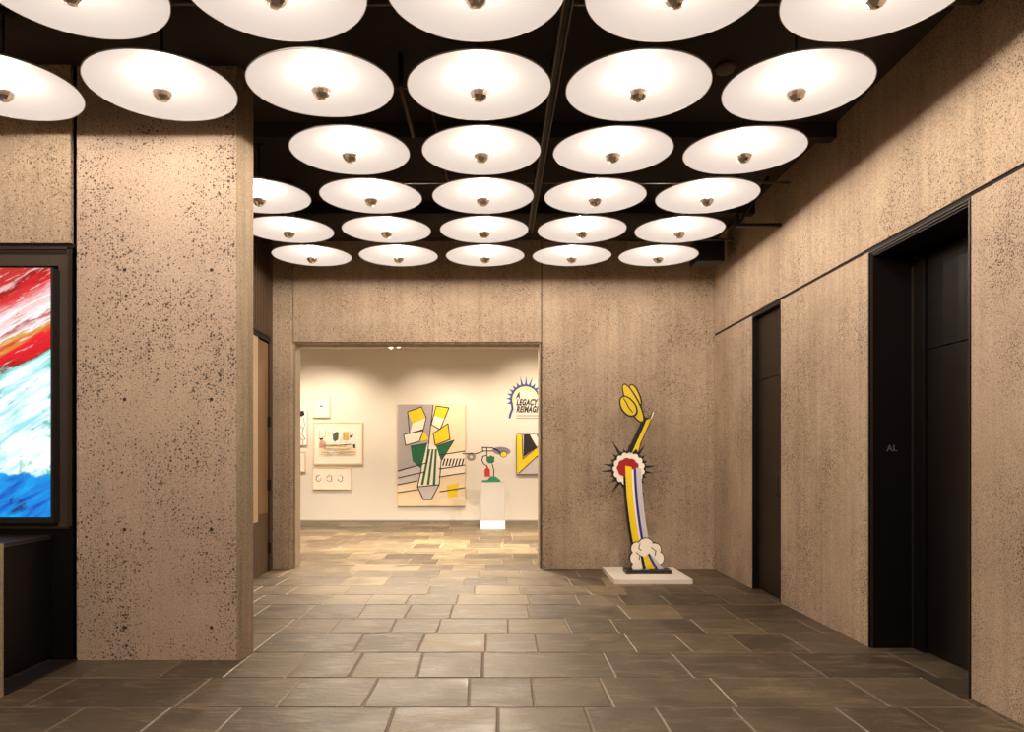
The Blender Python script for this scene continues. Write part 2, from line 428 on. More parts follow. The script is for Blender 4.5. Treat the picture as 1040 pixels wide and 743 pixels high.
# ------------------------------------------------------------------ dish lamps
R = .463
def make_lamp():
    """built about the rim's centre; the Empty sits at the ceiling fixing"""
    root = bpy.data.objects.new('ceiling_lamp', None); C.objects.link(root)
    top = ZC - 3.90
    prof = []
    for k in range(0, 15):
        r = R * k / 14; z = .085 * (1 - (k / 14) ** 2.1)
        prof.append((r, z))
    mb = MB(); mb.lathe([(.045, prof[1][1] - .0)] + prof[2:], 'dish', 72)
    mb.lathe([(r, z + .007) for r, z in [(.045, prof[1][1])] + prof[2:]], 'dish_back', 72)
    mb.build('shade', root, loc=None)
    mb = MB(); mb.lathe([(R - .002, .008), (R + .004, .006), (R + .005, .0), (R + .002, -.004), (R - .002, -.001), (R - .002, .008)], 'rim', 72)
    mb.build('rim', root)
    mb = MB(); mb.lathe([(0, .17), (.05, .17), (.062, .15), (.064, .093), (.040, .086), (.030, .072), (.0, .072)], 'socket', 24); mb.build('socket', root)
    mb = MB(); mb.lathe([(.026, .071), (.034, .045), (.054, .012), (.061, -.014), (.062, -.026)], 'bulb', 24)
    b = mb.build('bulb', root)
    mb = MB(); mb.lathe([(.0635, -.024), (.062, -.036), (.052, -.058), (.034, -.078), (.017, -.086), (0, -.088)], 'silver', 11, smooth=False); mb.build('silvered_cap', b)
    mb = MB(); mb.lathe([(0, .17), (.008, .17), (.008, top - .02), (.0, top - .02)], 'blackmetal', 10); mb.build('stem', root)
    mb = MB(); mb.lathe([(0, top - .03), (.05, top - .03), (.06, top - .005), (.06, top), (0, top)], 'blackmetal', 20); mb.build('canopy', root)
    li = bpy.data.lights.new('lamp_light', 'POINT'); li.energy = LAMP_POWER; li.color = LAMP_COL; li.shadow_soft_size = .035
    lo = bpy.data.objects.new('lamp_light', li); C.objects.link(lo); lo.parent = root; lo.location = (0, 0, .026)
    return root
def copy_tree(o, parent=None):
    c = o.copy(); C.objects.link(c)
    if parent is not None: c.parent = parent; c.matrix_parent_inverse = o.matrix_parent_inverse.copy()
    for ch in list(o.children): copy_tree(ch, c)
    return c
proto = make_lamp(); used = False
rows = {0: 'row cut by the top photo edge', 1: 'second row from the camera', 2: 'third row from the camera', 3: 'fourth row from the camera', 4: 'row next to last', 5: 'last row over the opening'}
cols = {-2: 'at far left over the display', -1: 'left, by the concrete pier', 0: 'one left of centre', 1: 'in the centre column', 2: 'one right of centre', 3: 'rightmost'}
colsB = {-1: 'leftmost, near the pier edge', **{k: cols[k] for k in (0, 1, 2, 3)}}
fix = {(1, 0): (-1.105, 4.80, 1.6, -.6), (0, -1): (-2.15, 3.80, 0, 0)}
grid = [(r, c) for r in range(-6, 6) for c in range(-2, 4) if not (c == -2 and (r > 1)) and not (c == -1 and r == 2)]
for r, c in grid:
    o = proto if not used else copy_tree(proto); used = True
    x, y = -1.1155 + 1.0302 * c, 3.826 + 1.005 * r
    rx, ry = random.uniform(-.4, .4), random.uniform(-.4, .4)
    if (r, c) in fix: x, y, rx, ry = fix[(r, c)]
    o.location = (x, y, 3.90); o.rotation_euler = (math.radians(rx), math.radians(ry), random.uniform(0, .4))
    if r < 0 or (r, c) == (0, -2):
        tag(o, 'white dish ceiling lamp behind the viewpoint, outside the photo', 'ceiling lamp', 'dish lamps behind the viewpoint')
        for ch in o.children: pass
    else:
        cc = (cols if r < 2 else colsB)[c]
        tag(o, 'white dish lamp %s, %s' % (cc, rows[r]), 'ceiling lamp', 'white dish ceiling lamps')

# ------------------------------------------------------------------ ceiling hardware
mb = MB(); mb.box(.405, .415, .0, 8.6, 4.10, 4.15, 'galv'); mb.box(.455, .465, .0, 8.6, 4.10, 4.15, 'galv'); mb.box(.405, .465, .0, 8.6, 4.15, 4.16, 'blackmetal')
for y in (1, 3.3, 5.4, 7.5): mb.box(.425, .445, y, y + .02, 4.16, ZC - .004, 'blackmetal')
o = mb.build('lighting_track', loc=(.435, 4, 4.15)); tag(o, 'long dark lighting track running away between the dish lamps', 'track')
for Y, x0, x1, z, lab in ((4.45, -3.4, 2.9, 4.215, 'thin grey conduit crossing under the black ceiling behind the nearest lamps'), (7.25, -1.6, 2.9, 4.18, 'thin grey conduit crossing the black ceiling behind the fourth row of lamps'), (8.95, -1.2, 2.9, 4.12, 'thin dark conduit crossing the ceiling nearest the gallery opening')):
    mb = MB(); mb.tube([(x0, Y, z), (x1, Y, z)], .012, 'galv', 8)
    for x in (x0 + .3, 1.0, x1 - .3): mb.tube([(x, Y, z + .012), (x, Y, ZC)], .005, 'blackmetal', 6)
    o = mb.build('conduit', loc=(0, Y, z)); tag(o, lab, 'pipe', 'ceiling conduits')
def rod(u0, v0, u1, v1, Y0, z0, z1, lab):
    pass
mb = MB()
mb.tube([(-.66, 5.35, ZC), (-.66, 5.35, 4.15)], .02, 'blackmetal', 10); mb.tube([(-.66, 5.30, 4.16), (-.61, 5.75, 3.985)], .018, 'galv', 12); mb.tube([(-.78, 5.35, 4.16), (-.50, 5.35, 4.16)], .012, 'galv', 8)
o = mb.build('ceiling_spotlight', loc=(-.66, 5.35, ZC)); tag(o, 'slim grey tube fitting angled down left of the centre lamps', 'light fitting')
mb = MB(); mb.tube([(-.46, 5.5, 4.14), (-.44, 6.4, 4.12), (-.42, 7.1, 4.12)], .010, 'galv', 8)
for y in (5.6, 6.9): mb.tube([(-.45, y, 4.12), (-.45, y, ZC)], .004, 'blackmetal', 6)
o = mb.build('cable_conduit', loc=(-.44, 6, 4.12)); tag(o, 'thin grey rod running back left of the centre lamps', 'pipe')
mb = MB(); mb.lathe([(0, 0), (.07, 0), (.075, -.02), (.065, -.045), (.03, -.055), (0, -.055)], 'galv', 24, (1.72, 5.50, 4.40))
o = mb.build('smoke_detector', loc=(1.72, 5.5, 4.4)); tag(o, 'round smoke detector on the ceiling by the right-hand lamps', 'smoke detector')
mb = MB(); mb.box(2.52, XR, 7.66, 7.70, 3.885, 3.915, 'blackmetal'); mb.box(2.52, 2.55, 7.66, 7.70, 3.916, ZC, 'blackmetal'); mb.tube([(2.56, 7.68, 3.93), (2.85, 7.68, ZC)], .015, 'blackmetal', 8)
o = mb.build('steel_bracket', loc=(2.6, 7.68, 4.4)); tag(o, 'black steel bracket between the ceiling and right wall', 'bracket')
mb = MB(); mb.box(2.52, 2.86, 9.15, 9.5, 3.92, 4.2, 'blackmetal'); mb.tube([(2.69, 9.3, 4.2), (2.69, 9.3, ZC)], .02, 'blackmetal', 8)
o = mb.build('speaker', loc=(2.69, 9.3, ZC), bevel=.01); tag(o, 'black box speaker hanging in the far right ceiling corner', 'speaker')

o = bpy.data.objects.new('ceiling_spotlight', None); C.objects.link(o); o.location = (1.46, 7.25, 4.04)  # spotlight added to brighten the sculpture and its plinth
tag(o, 'added small black spotlight brightening the cut-out sculpture', 'light fitting')
o.rotation_mode = 'QUATERNION'; o.rotation_quaternion = (Vector((1.9, 9.2, .5)) - o.location).to_track_quat('-Z', 'Y')
mb = MB(); mb.lathe([(0, .09), (.03, .09), (.035, .05), (.035, -.05), (.030, -.05), (.028, -.03), (0, -.03)], 'blackmetal', 16); mb.build('housing', o)
mb = MB(); mb.lathe([(0, -.025), (.027, -.026), (.027, -.031), (0, -.032)], 'emit_lens', 16); mb.build('lens', o)
li = bpy.data.lights.new('spot_light', 'SPOT'); li.energy = 260; li.color = SPOT_COL; li.spot_size = math.radians(34); li.spot_blend = 1; li.shadow_soft_size = .05
lo = bpy.data.objects.new('spot_light', li); C.objects.link(lo); lo.parent = o; lo.location = (0, 0, -.055)

# ------------------------------------------------------------------ display screen on the left
def art_screen():
    m = bpy.data.materials.new('display picture'); m.use_nodes = True; t = NT(m); b = t.n['Principled BSDF']
    b.inputs['Base Color'].default_value = (.01, .01, .01, 1); b.inputs['Roughness'].default_value = .25
    v = t.new('ShaderNodeTexCoord').outputs['Object']
    sx = t.new('ShaderNodeSeparateXYZ'); t.l.new(v, sx.inputs[0])
    x, z = sx.outputs[0], sx.outputs[2]
    # t runs across the diagonal strokes
    rot = t.mapv(v, (1, 1, 1), (0, math.radians(30), 0))
    strk = t.noise(t.mapv(rot, (2.2, 1, 13)), 1.0, 5, .6, .5)
    fine = t.noise(t.mapv(rot, (5, 1, 42)), 1.0, 5, .65, .8)
    blob = t.noise(t.mapv(rot, (3.5, 1, 7)), 1.3, 3, .6, .6)
    a = t.math('SUBTRACT', z, t.math('MULTIPLY', x, .56))
    a = t.math('ADD', a, t.math('MULTIPLY', t.math('SUBTRACT', strk, .5), .24))
    a = t.math('ADD', a, t.math('MULTIPLY', t.math('SUBTRACT', fine, .5), .06))
    # a: 0 = lower edge at the right side, 1.8 = top
    W = srgb(250, 246, 248); Rd = srgb(205, 12, 28); D = srgb(140, 8, 18); P = srgb(236, 190, 186); O = srgb(212, 128, 50); LB = srgb(214, 240, 246)
    st = [(0, LB), (.665, srgb(240, 252, 252)), (.672, srgb(90, 210, 200)), (.70, srgb(120, 20, 20)), (.715, Rd), (.79, srgb(225, 20, 40)), (.815, O), (.835, srgb(215, 150, 90)), (.845, W), (.875, P), (.885, srgb(170, 60, 50)), (.895, W), (.935, srgb(228, 200, 205)), (.95, W), (.965, Rd), (1.0, D)]
    stops = []
    n = t.math('DIVIDE', a, 1.9)
    st2 = [(0, LB), (.60, srgb(240, 252, 252)), (.632, srgb(110, 215, 205)), (.645, D), (.66, Rd), (.715, srgb(228, 18, 42)), (.735, O), (.75, srgb(210, 160, 80)), (.76, W), (.785, srgb(180, 70, 60)), (.795, W), (.84, P), (.855, W), (.90, srgb(214, 50, 55)), (.925, Rd), (.955, D), (.965, P), (.98, srgb(190, 40, 40))]
    up = t.ramp(n, st2)
    teal = t.map(blob, .56, .63, 0, 1); cy = t.map(strk, .48, .62, 0, .8)
    ice = t.mix(cy, srgb(240, 250, 252), srgb(120, 215, 228)); ice = t.mix(t.math('MULTIPLY', teal, .8), ice, srgb(30, 185, 160))
    low = t.map(n, .60, .625)
    col = t.mix(low, ice, up)
    # white and dark dry brush marks over the strokes
    w1 = t.map(fine, .58, .66, 0, .75); col = t.mix(t.math('MULTIPLY', w1, low), col, srgb(245, 225, 220))
    d1_ = t.map(fine, .40, .32, 0, .7); col = t.mix(t.math('MULTIPLY', d1_, low), col, srgb(110, 10, 14))
    # blue ground at the foot
    edge = t.math('ADD', z, t.math('MULTIPLY', t.math('SUBTRACT', t.noise(v, 7, 4), .5), .16))
    bl = t.map(edge, .325, .305)
    blu = t.mix(t.map(strk, .35, .65), srgb(0, 75, 185), srgb(10, 165, 240)); blu = t.mix(t.map(blob, .60, .66, 0, .8), blu, srgb(10, 20, 80))
    col = t.mix(bl, col, blu)
    t.l.new(col, b.inputs['Emission Color']); b.inputs['Emission Strength'].default_value = 1.0
    return m
M['screenpic'] = art_screen()
SY = 5.37
x1, ztop = cp(51, 272, SY); _, zbot = cp(51, 525, SY)
x0 = x1 - 1.012
disp = thing('display_screen', 'large portrait display with red, white and blue brush strokes left of the pier', 'screen', ((x0 + x1) / 2, 5.5, zbot))
D0 = disp.location
mb = MB(); mb.box(x0, x1, SY - .002, SY + .004, zbot, ztop, 'screenpic')
o = mb.build('display', loc=(x1, SY, zbot)); o.parent = disp; o.matrix_parent_inverse = Matrix.Translation(-D0); o['label'] = 'glowing picture of diagonal brush strokes'
mb = MB()
mb.box(x0 - .012, x1 + .012, SY + .004, 5.50, zbot - .045, ztop + .008, 'blackmetal')
child(mb, 'housing', disp, bevel=.003)
M['surround'] = mat('grey brown metal surround', (.095, .075, .066), .4, .5)
mb = MB()
fx1 = -428 * 5.5 / F; fz1 = EYE + (CY - 253) * 5.5 / F; fz0 = EYE + (CY - 534) * 5.5 / F
fx0 = x0 - .15
mb.box(fx1 - .075, fx1, 5.47, 5.515, fz0, fz1, 'surround'); mb.box(fx0, fx0 + .075, 5.47, 5.515, fz0, fz1, 'surround')
mb.box(fx0 + .075, fx1 - .075, 5.47, 5.515, fz1 - .13, fz1, 'surround'); mb.box(fx0 + .075, fx1 - .075, 5.47, 5.515, fz0, fz0 + .05, 'blackmetal')
mb.box(fx0 - .01, fx1 + .008, 5.455, 5.469, fz1 - .012, fz1 + .006, 'bronze_edge'); mb.box(fx0, fx1 - .01, 5.462, 5.469, fz1 - .045, fz1 - .018, 'blackmetal')
mb.box(fx1 - .004, fx1 + .008, 5.455, 5.469, fz0, fz1, 'bronze_edge')
mb.box(fx0 - .01, fx1 + .008, 5.455, 5.469, fz0 - .014, fz0, 'bronze_edge')
child(mb, 'surround_frame', disp)

# counter under the display
ct = thing('reception_counter', 'low dark counter below the display, beside the pier', 'counter', (-3.6, 5.0, 0))
mb = MB(); mb.box(-4.6, -3.27, 4.70, 5.50, .03, .90, 'bronze'); child(mb, 'front_panel', ct)
mb = MB(); mb.box(-4.6, -3.262, 4.70, 5.50, .902, .93, 'marble'); mb.box(-3.262, -3.255, 4.70, 5.50, .915, .925, 'bronze_edge'); child(mb, 'countertop', ct)
mb = MB(); mb.box(-3.262, -3.085, 4.70, 5.50, .0015, .006, 'steel_dark'); mb.box(-3.084, -3.07, 4.70, 5.50, .0015, .009, 'bronze_edge'); child(mb, 'threshold_strip', ct)
mb = MB(); mb.box(-4.9, -3.07, 4.50, 4.67, 0, .965, 'smooth'); struct(mb, 'wall_counter_end')

# ------------------------------------------------------------------ sculpture by the back wall
mb = MB(); mb.box(1.445, 2.375, 8.81, 9.78, 0, .056, 'plinth')
o = mb.build('low_plinth', loc=(1.91, 9.3, 0), bevel=.002); tag(o, 'low square white plinth on the floor under the cut-out sculpture', 'plinth')
SYC = 9.34
sc = thing('cutout_sculpture', 'tall painted cut-out sculpture with spiky burst and striped column on white plinth', 'sculpture', (1.9, SYC, .056))
mb = MB(); mb.box(1.66, 2.22, 9.20, 9.46, .0565, .10, 'ink'); child(mb, 'base', sc, bevel=.002)
def px(pts, Y=SYC): return [cp(u, v, Y) for u, v in pts]
def plate(mb, pts, y0, y1, m): return mb.prism(px(pts), y0, y1, m)
FY = SYC - .03                                          # front of the black plate
def blob(cx, cy, rx, ry, n, amp, lobes, ph=0, rot=0):
    out = []
    for k in range(n):
        a = 2 * math.pi * k / n; rr = 1 + amp * abs(math.sin(lobes * a / 2 + ph)) - amp / 2
        X, Yy = rx * rr * math.cos(a), ry * rr * math.sin(a)
        out.append((cx + X * math.cos(rot) - Yy * math.sin(rot), cy + X * math.sin(rot) + Yy * math.cos(rot)))
    return out
# column
def col_edge(s): # s 0 top .. 1 bottom; centre line and half widths
    v = 474 + (580 - 474) * s
    u = 642.0 + 2.2 * s + 12.5 * s ** 2.0
    return u, v
def band(f0, f1, s0, s1, n=18):
    L = []; Rr = []
    for k in range(n + 1):
        s = s0 + (s1 - s0) * k / n; u, v = col_edge(s); h = 8.6 + .6 * s
        L.append((u + h * f0, v + 1.5 * f0)); Rr.append((u + h * f1, v + 1.5 * f1))
    return L + Rr[::-1]
mb = MB()
plate(mb, band(-1.12, 1.0, .02, .965), FY, SYC + .03, 'ink')
plate(mb, band(-.86, -.12, .0, .965), FY - .008, FY, 'yellow')
plate(mb, band(-.12, .10, .02, .965), FY - .008, FY, 'paper')
plate(mb, band(.10, .40, .02, .965), FY - .008, FY, 'blue')
plate(mb, band(.40, 1.0, .0, .965), FY - .008, FY, 'lightgrey')
child(mb, 'striped_column', sc)
# burst
mb = MB()
c0 = (638.3, 475.8)
def burst(nsp, r_in, spikes):
    out = []
    for k in range(nsp):
        a = 2 * math.pi * k / nsp + .18; L = spikes[k % len(spikes)]
        out.append((c0[0] + r_in * .97 * math.cos(a - .09), c0[1] + r_in * math.sin(a - .09)))
        out.append((c0[0] + L * math.cos(a), c0[1] + L * math.sin(a)))
        out.append((c0[0] + r_in * .97 * math.cos(a + .09), c0[1] + r_in * math.sin(a + .09)))
        a2 = a + math.pi / nsp
        out.append((c0[0] + (r_in + 1.2) * math.cos(a2), c0[1] + (r_in + 1.2) * math.sin(a2)))
    return out
plate(mb, burst(22, 17.5, [27, 20.5, 22, 33, 21, 25, 20.5, 30, 22, 20.5, 29]), SYC - .005, SYC + .025, 'ink')
wr = blob(c0[0], c0[1], 15.4, 16.0, 90, .12, 15)
# ring of white in front of the black burst, in two plates
plate(mb, wr, FY + .0, SYC - .006, 'paper')
plate(mb, blob(637.2, 474.8, 10.8, 9.6, 60, .10, 9), FY - .006, FY - .001, 'red')
b_ = child(mb, 'burst', sc)
# wand
mb = MB()
plate(mb, [(638.6, 460), (640, 452), (645.5, 440), (651, 429), (653.5, 421.5), (655.2, 423.5), (659.4, 424.5), (662.6, 417.5), (664, 420), (657, 436), (650.5, 450), (648.5, 460)], FY, SYC + .02, 'ink')
plate(mb, [(641.2, 460), (646, 449), (652, 436), (656, 426.5), (659.5, 425), (661, 424.6), (655, 438), (649.5, 450), (647.5, 459), (645.5, 455.5)], FY - .008, FY, 'yellow')
plate(mb, [(659.8, 425.5), (662.7, 417.6), (663.6, 419.4), (661.3, 425.6)], FY - .008, FY, 'paper')
child(mb, 'wand', sc)
# lobed yellow top
mb = MB()
for (cx, cy, rx, ry, rot, dy) in ((644.8, 402.5, 4.3, 12, -.36, .0), (642.5, 410, 5.4, 21, -.46, -.010), (637.5, 413, 6.6, 11, -.62, -.020)):
    plate(mb, blob(cx, cy, rx + 1.0, ry + 1.0, 40, .05, 3, .4, rot), FY + dy, FY + dy + .030, 'ink')
    plate(mb, blob(cx - .3, cy - .2, rx - .5, ry - .6, 40, .05, 3, .4, rot), FY + dy - .006, FY + dy, 'yellow')
mb.stroke(px([(632.5, 405), (635, 408.5), (637.5, 414), (641.5, 418.5)]), .011, FY - .032, FY - .026, 'ink')
child(mb, 'lobed_top', sc)
# cloud foot
mb = MB()
lob = [(646, 556, 6.5, 7), (655, 552, 8, 7), (664, 557, 7, 7), (668, 566, 6, 7), (644, 566, 5.5, 7), (646, 575, 6, 6), (655, 565, 12, 14)]
for k, (cx, cy, rx, ry) in enumerate(lob): plate(mb, blob(cx, cy, rx, ry, 28, .02, 3), FY - .016 - .0006 * k, SYC + .02 + .0006 * k, 'ink')
for k, (cx, cy, rx, ry) in enumerate(lob): plate(mb, blob(cx, cy, rx - .9, ry - .9, 28, .02, 3), FY - .026 - .0012 * k, FY - .0225, 'paper')
mb.stroke(px([(660.5, 555), (665, 558.5), (664, 563)]), .009, FY - .038, FY - .033, 'ink'); mb.stroke(px([(649, 551), (647.5, 555.5), (650, 558)]), .009, FY - .038, FY - .033, 'ink')
mb.stroke(px([(645, 560), (649, 563), (648, 567)]), .009, FY - .038, FY - .033, 'ink'); mb.stroke(px([(666, 570), (662, 573)]), .009, FY - .038, FY - .033, 'ink')
plate(mb, [(649.5, 563), (652, 564), (655, 577), (651.5, 577)], FY - .040, FY - .034, 'ink')
plate(mb, [(652, 565), (656.5, 562), (664, 577), (656, 577)], FY - .040, FY - .034, 'yellow')
plate(mb, [(656.5, 562), (658.5, 561), (667, 577), (664, 577)], FY - .040, FY - .034, 'blue')
plate(mb, [(658.5, 561), (663, 565), (673, 577), (667, 577)], FY - .040, FY - .034, 'lightgrey')
child(mb, 'cloud_foot', sc)

# ------------------------------------------------------------------ gallery art
def framed(name, label, u0, v0, u1, v1, draw, Y=YG - .04, fw=.022, mat_='paper', group='framed drawings on the gallery wall', fm='frame', inset=.0):
    (xa, za), (xb, zb) = cp(u0, v1, Y), cp(u1, v0, Y)
    t = thing(name, label, 'picture', ((xa + xb) / 2, YG, za), group)
    mb = MB()
    mb.box(xa, xa + fw, Y - .012, YG, za, zb, fm); mb.box(xb - fw, xb, Y - .012, YG, za, zb, fm)
    mb.box(xa + fw, xb - fw, Y - .012, YG, za, za + fw, fm); mb.box(xa + fw, xb - fw, Y - .012, YG, zb - fw, zb, fm)
    child(mb, 'frame', t)
    mb = MB(); mb.box(xa + fw, xb - fw, Y, YG - .002, za + fw, zb - fw, mat_)
    q = lambda pts: [cp(u, v, Y) for u, v in pts]
    draw(mb, q, Y); child(mb, 'drawing', t)
    return t
rg = random.Random(11)
def d_small(cx, cy, r=1.6):
    def f(mb, q, Y):
        for k in range(6):
            a = rg.random() * 6.28; mb.stroke(q([(cx + r * math.cos(a), cy + r * math.sin(a)), (cx - r * math.cos(a + .7), cy - r * math.sin(a + .4))]), .010, Y - .002, Y, 'pencil')
    return f
framed('framed_drawing', 'small pale framed drawing, topmost of the cluster left of the painting', 318, 403, 335, 424, d_small(326.3, 412))
framed('framed_drawing', 'small pale framed drawing below the narrow figure-like drawing', 297.5, 458.5, 310, 479, d_small(303, 465.5))
def d_main(mb, q, Y):
    y0, y1 = Y - .002, Y
    mb.prism(q([(324, 456), (340, 451), (362, 455), (362, 463.5), (324, 463.5)]), y0 + .001, y1, 'cream')
    mb.prism(q([(324, 450), (326, 446), (331, 449), (331, 455), (324, 455)]), y0 + .0005, y1, 'pink')
    mb.prism(q([(338, 441), (342, 438), (344, 440), (343.5, 446), (340, 448.5), (338, 446)]), y0, y1, 'slategreen')
    mb.prism(q([(348, 439), (354, 438), (354.5, 447), (348, 447)]), y0, y1, 'ochre'); mb.prism(q([(355.5, 442), (358, 441), (358, 444), (355.5, 444.5)]), y0, y1, 'slategreen')
    mb.prism(q([(331, 457), (336, 456.5), (347, 463), (338, 463.2)]), y0, y1, 'paper')
    mb.prism(q([(324.5, 445), (328, 444.5), (328.5, 446), (325, 447)]), y0 - .0005, y1, 'ink')
    mb.prism(q([(358.5, 451), (361, 451), (361, 455), (359, 455)]), y0 - .0005, y1, 'ink')
    for k in range(16):
        v = 451 + k * .8; mb.stroke(q([(324 + rg.uniform(0, 8), v), (350 + rg.uniform(0, 12), v + rg.uniform(-2.5, 3))]), .006, y0 - .001, y1, 'text' if k % 3 == 0 else 'pencil')
    for k in range(12):
        u = 324.5 + k * 3.1; v = rg.uniform(436, 446); mb.stroke(q([(u, v), (u + rg.uniform(-1, 1.5), v + rg.uniform(3, 9))]), .007, y0 - .001, y1, 'pencil')
    mb.stroke(q([(350, 453), (356, 450)]), .010, y0 - .001, y1, 'text')
framed('framed_drawing', 'largest framed drawing of the left cluster, a loose coloured room sketch', 318, 428.5, 368.5, 471.5, d_main, fw=.03)
def d_three(mb, q, Y):
    for cx in (323.5, 334.5, 345.5):
        for k in range(7):
            a = rg.random() * 6.28; mb.stroke(q([(cx + 3 * math.cos(a), 485.5 + 3.6 * math.sin(a)), (cx + 3 * math.cos(a + 1.5), 485.5 + 3.6 * math.sin(a + 1.5))]), .008, Y - .002, Y, 'pencil')
framed('framed_drawing', 'wide framed sheet of three small sketches, lowest of the cluster', 317, 474, 357, 497, d_three)
def d_fig(mb, q, Y):
    y0, y1 = Y - .002, Y
    mb.prism(q([(303.5, 417.5), (308.5, 417), (309.5, 421), (306, 423), (303.5, 421)]), y0, y1, 'ink')
    for P in ([(304, 424), (302, 430), (304, 440), (301.5, 444)], [(308, 424), (309.5, 431), (306.5, 440), (310, 446)], [(303, 430), (308.5, 436)], [(302, 446), (310, 446)], [(305, 447), (304.5, 451)], [(308, 447), (307.5, 451.5)], [(304, 436), (302.5, 440)]):
        mb.stroke(q(P), .012, y0, y1, 'text')
    mb.prism(q([(302.3, 431), (303.2, 429), (303.5, 436), (302.5, 437)]), y0, y1, 'green')
framed('framed_drawing', 'narrow tall black and green line drawing at the left edge of the opening', 296.5, 416.5, 312, 452, d_fig, fw=.014, fm='lightgrey')

# big geometric painting
PY = YG - .06
pt = thing('painting', 'tall geometric painting with yellow and green facets on the gallery wall', 'painting', (cp(437, 514, PY)[0], PY + .03, cp(437, 514, PY)[1]))
mb = MB()
q = lambda pts, Y=PY: [cp(u, v, Y) for u, v in pts]
mb.prism(q([(403.3, 410), (472.7, 410), (472.7, 513.8), (403.3, 513.8)]), PY, YG - .01, 'frame')
def L(pts, m, k): mb.prism(q(pts), PY - .001 * k, PY, m)
def K(pts, wd=.022): mb.stroke(q(pts), wd, PY - .008, PY, 'ink')
L([(404, 410.7), (472, 410.7), (472, 513), (404, 513)], 'cream', 1)
# plain invented arrangement of facets in the colours of the canvas
L([(404, 410.7), (440, 410.7), (433, 470), (404, 478)], 'grey', 2)
L([(404, 478), (433, 470), (431, 486), (404, 492)], 'lightgrey', 2)
L([(446, 462), (472, 458), (472, 480), (446, 484)], 'paper', 2)
L([(414, 418), (428, 413), (433, 424), (419, 430)], 'yellow', 4); L([(419, 430), (433, 424), (430, 436), (416, 440)], 'paper', 4)
L([(443, 412), (456, 414), (452, 425), (441, 422)], 'yellow', 4); L([(441, 422), (452, 425), (447, 436), (438, 431)], 'paper', 4)
L([(410, 441), (430, 437), (426, 448), (412, 452)], 'paper', 4); L([(426, 448), (430, 437), (436, 446)], 'yellow', 5)
L([(440, 440), (455, 430), (457, 446), (442, 452)], 'yellow', 4)
L([(417, 453), (434, 450), (428, 476), (419, 468)], 'green', 5); L([(443, 453), (461, 447), (448, 468)], 'green', 5)
L([(428, 476), (434, 450), (443, 453), (448, 468), (446, 492), (424, 494)], 'paper', 4)
for k in range(3): L([(427.5 + k * 6, 492), (430 + k * 6, 492), (437 + k * 3.4, 456), (435 + k * 3.4, 456)], 'green', 6)
L([(454, 493), (466, 490), (464, 504), (455, 505)], 'yellow', 4)
L([(424, 494), (446, 492), (438, 507), (430, 507)], 'lightgrey', 4)
for k in range(7): L([(449 + k * 3.2, 473), (450.5 + k * 3.2, 473), (452.5 + k * 3.2, 465.5), (451 + k * 3.2, 465.5)], 'text', 3)
for P in ([(414, 418), (428, 413), (433, 424), (430, 436), (416, 440), (414, 418)], [(443, 412), (456, 414), (447, 436), (438, 431), (443, 412)], [(410, 441), (430, 437), (426, 448), (412, 452), (410, 441)], [(440, 440), (455, 430), (457, 446), (442, 452), (440, 440)],
          [(404, 478), (433, 470)], [(404, 485), (431, 479)], [(404, 492), (424, 488)], [(446, 462), (472, 458)], [(446, 476), (472, 472)], [(446, 484), (472, 480)], [(424, 494), (446, 492), (438, 507), (430, 507), (424, 494)],
          [(428, 476), (424, 494)], [(448, 468), (446, 492)], [(417, 453), (434, 450)], [(443, 453), (461, 447), (448, 468)], [(404, 500), (424, 497)], [(447, 499), (472, 495)], [(440, 411), (433, 470)]): K(P)
child(mb, 'canvas', pt)

# painting at the right edge of the opening
p2 = thing('painting', 'small painting with yellow band and black corner below the wall lettering', 'painting', (cp(547, 482, PY)[0], PY + .03, cp(547, 482, PY)[1]))
mb = MB()
mb.prism(q([(524.5, 440.5), (571, 440.5), (571, 481.5), (524.5, 481.5)]), PY, YG - .01, 'ink')
L([(525, 441), (570.5, 441), (570.5, 481), (525, 481)], 'lightgrey', 1)
L([(532, 441), (546, 441), (548, 452), (531.5, 464)], 'text', 2)
L([(538, 441), (545, 441), (550, 452), (546, 455)], 'paper', 3); L([(545, 441), (552, 441), (554, 450), (549, 452)], 'blue', 3)
L([(525, 441), (530, 441), (531, 466), (560, 442), (569, 442), (527, 480), (525, 480)], 'yellow', 4)
L([(544, 462), (550, 457), (556, 463), (549, 468)], 'red', 3)
for P in ([(530, 441), (531, 466), (560, 442)], [(532.5, 441), (532.5, 463)], [(527, 480), (569, 442)]): K(P, .018)
child(mb, 'canvas', p2)

# wall lettering and its burst
tx = thing('wall_lettering', 'exhibition title lettering with blue spiky arc on the gallery wall', 'sign', (cp(523, 428, YG)[0], YG, cp(523, 428, YG)[1]))
mb = MB()
qa = lambda pts: [cp(u, v, YG - .001) for u, v in pts]
cc_ = (533.5, 405.5)
inner, outer, pal = [], [], []
for k in range(0, 49):
    a = math.radians(140 + k * 180 / 48 + 20)        # anticlockwise in photo terms from lower left over the top
    aa = -a
    r0 = 13.2; r1 = 15.0 + (1.0 if k % 2 else 0)
    if k % 4 == 2: r1 = 19.5 if k not in (26, 30, 34) else 24
    inner.append((cc_[0] + r0 * math.cos(a), cc_[1] + r0 * math.sin(a))); outer.append((cc_[0] + r1 * math.cos(a), cc_[1] + r1 * math.sin(a)))
    pal.append((cc_[0] + 10.5 * math.cos(a), cc_[1] + 10.5 * math.sin(a)))
mb.prism(qa(outer + inner[::-1]), YG - .004, YG, 'vblue')
mb.prism(qa(inner + pal[::-1]), YG - .003, YG, 'vpale')
mb.stroke(qa([(520, 411), (520.5, 415), (518.5, 420), (517.5, 424)]), .05, YG - .004, YG, 'vblue')
child(mb, 'spiky_arc', tx)
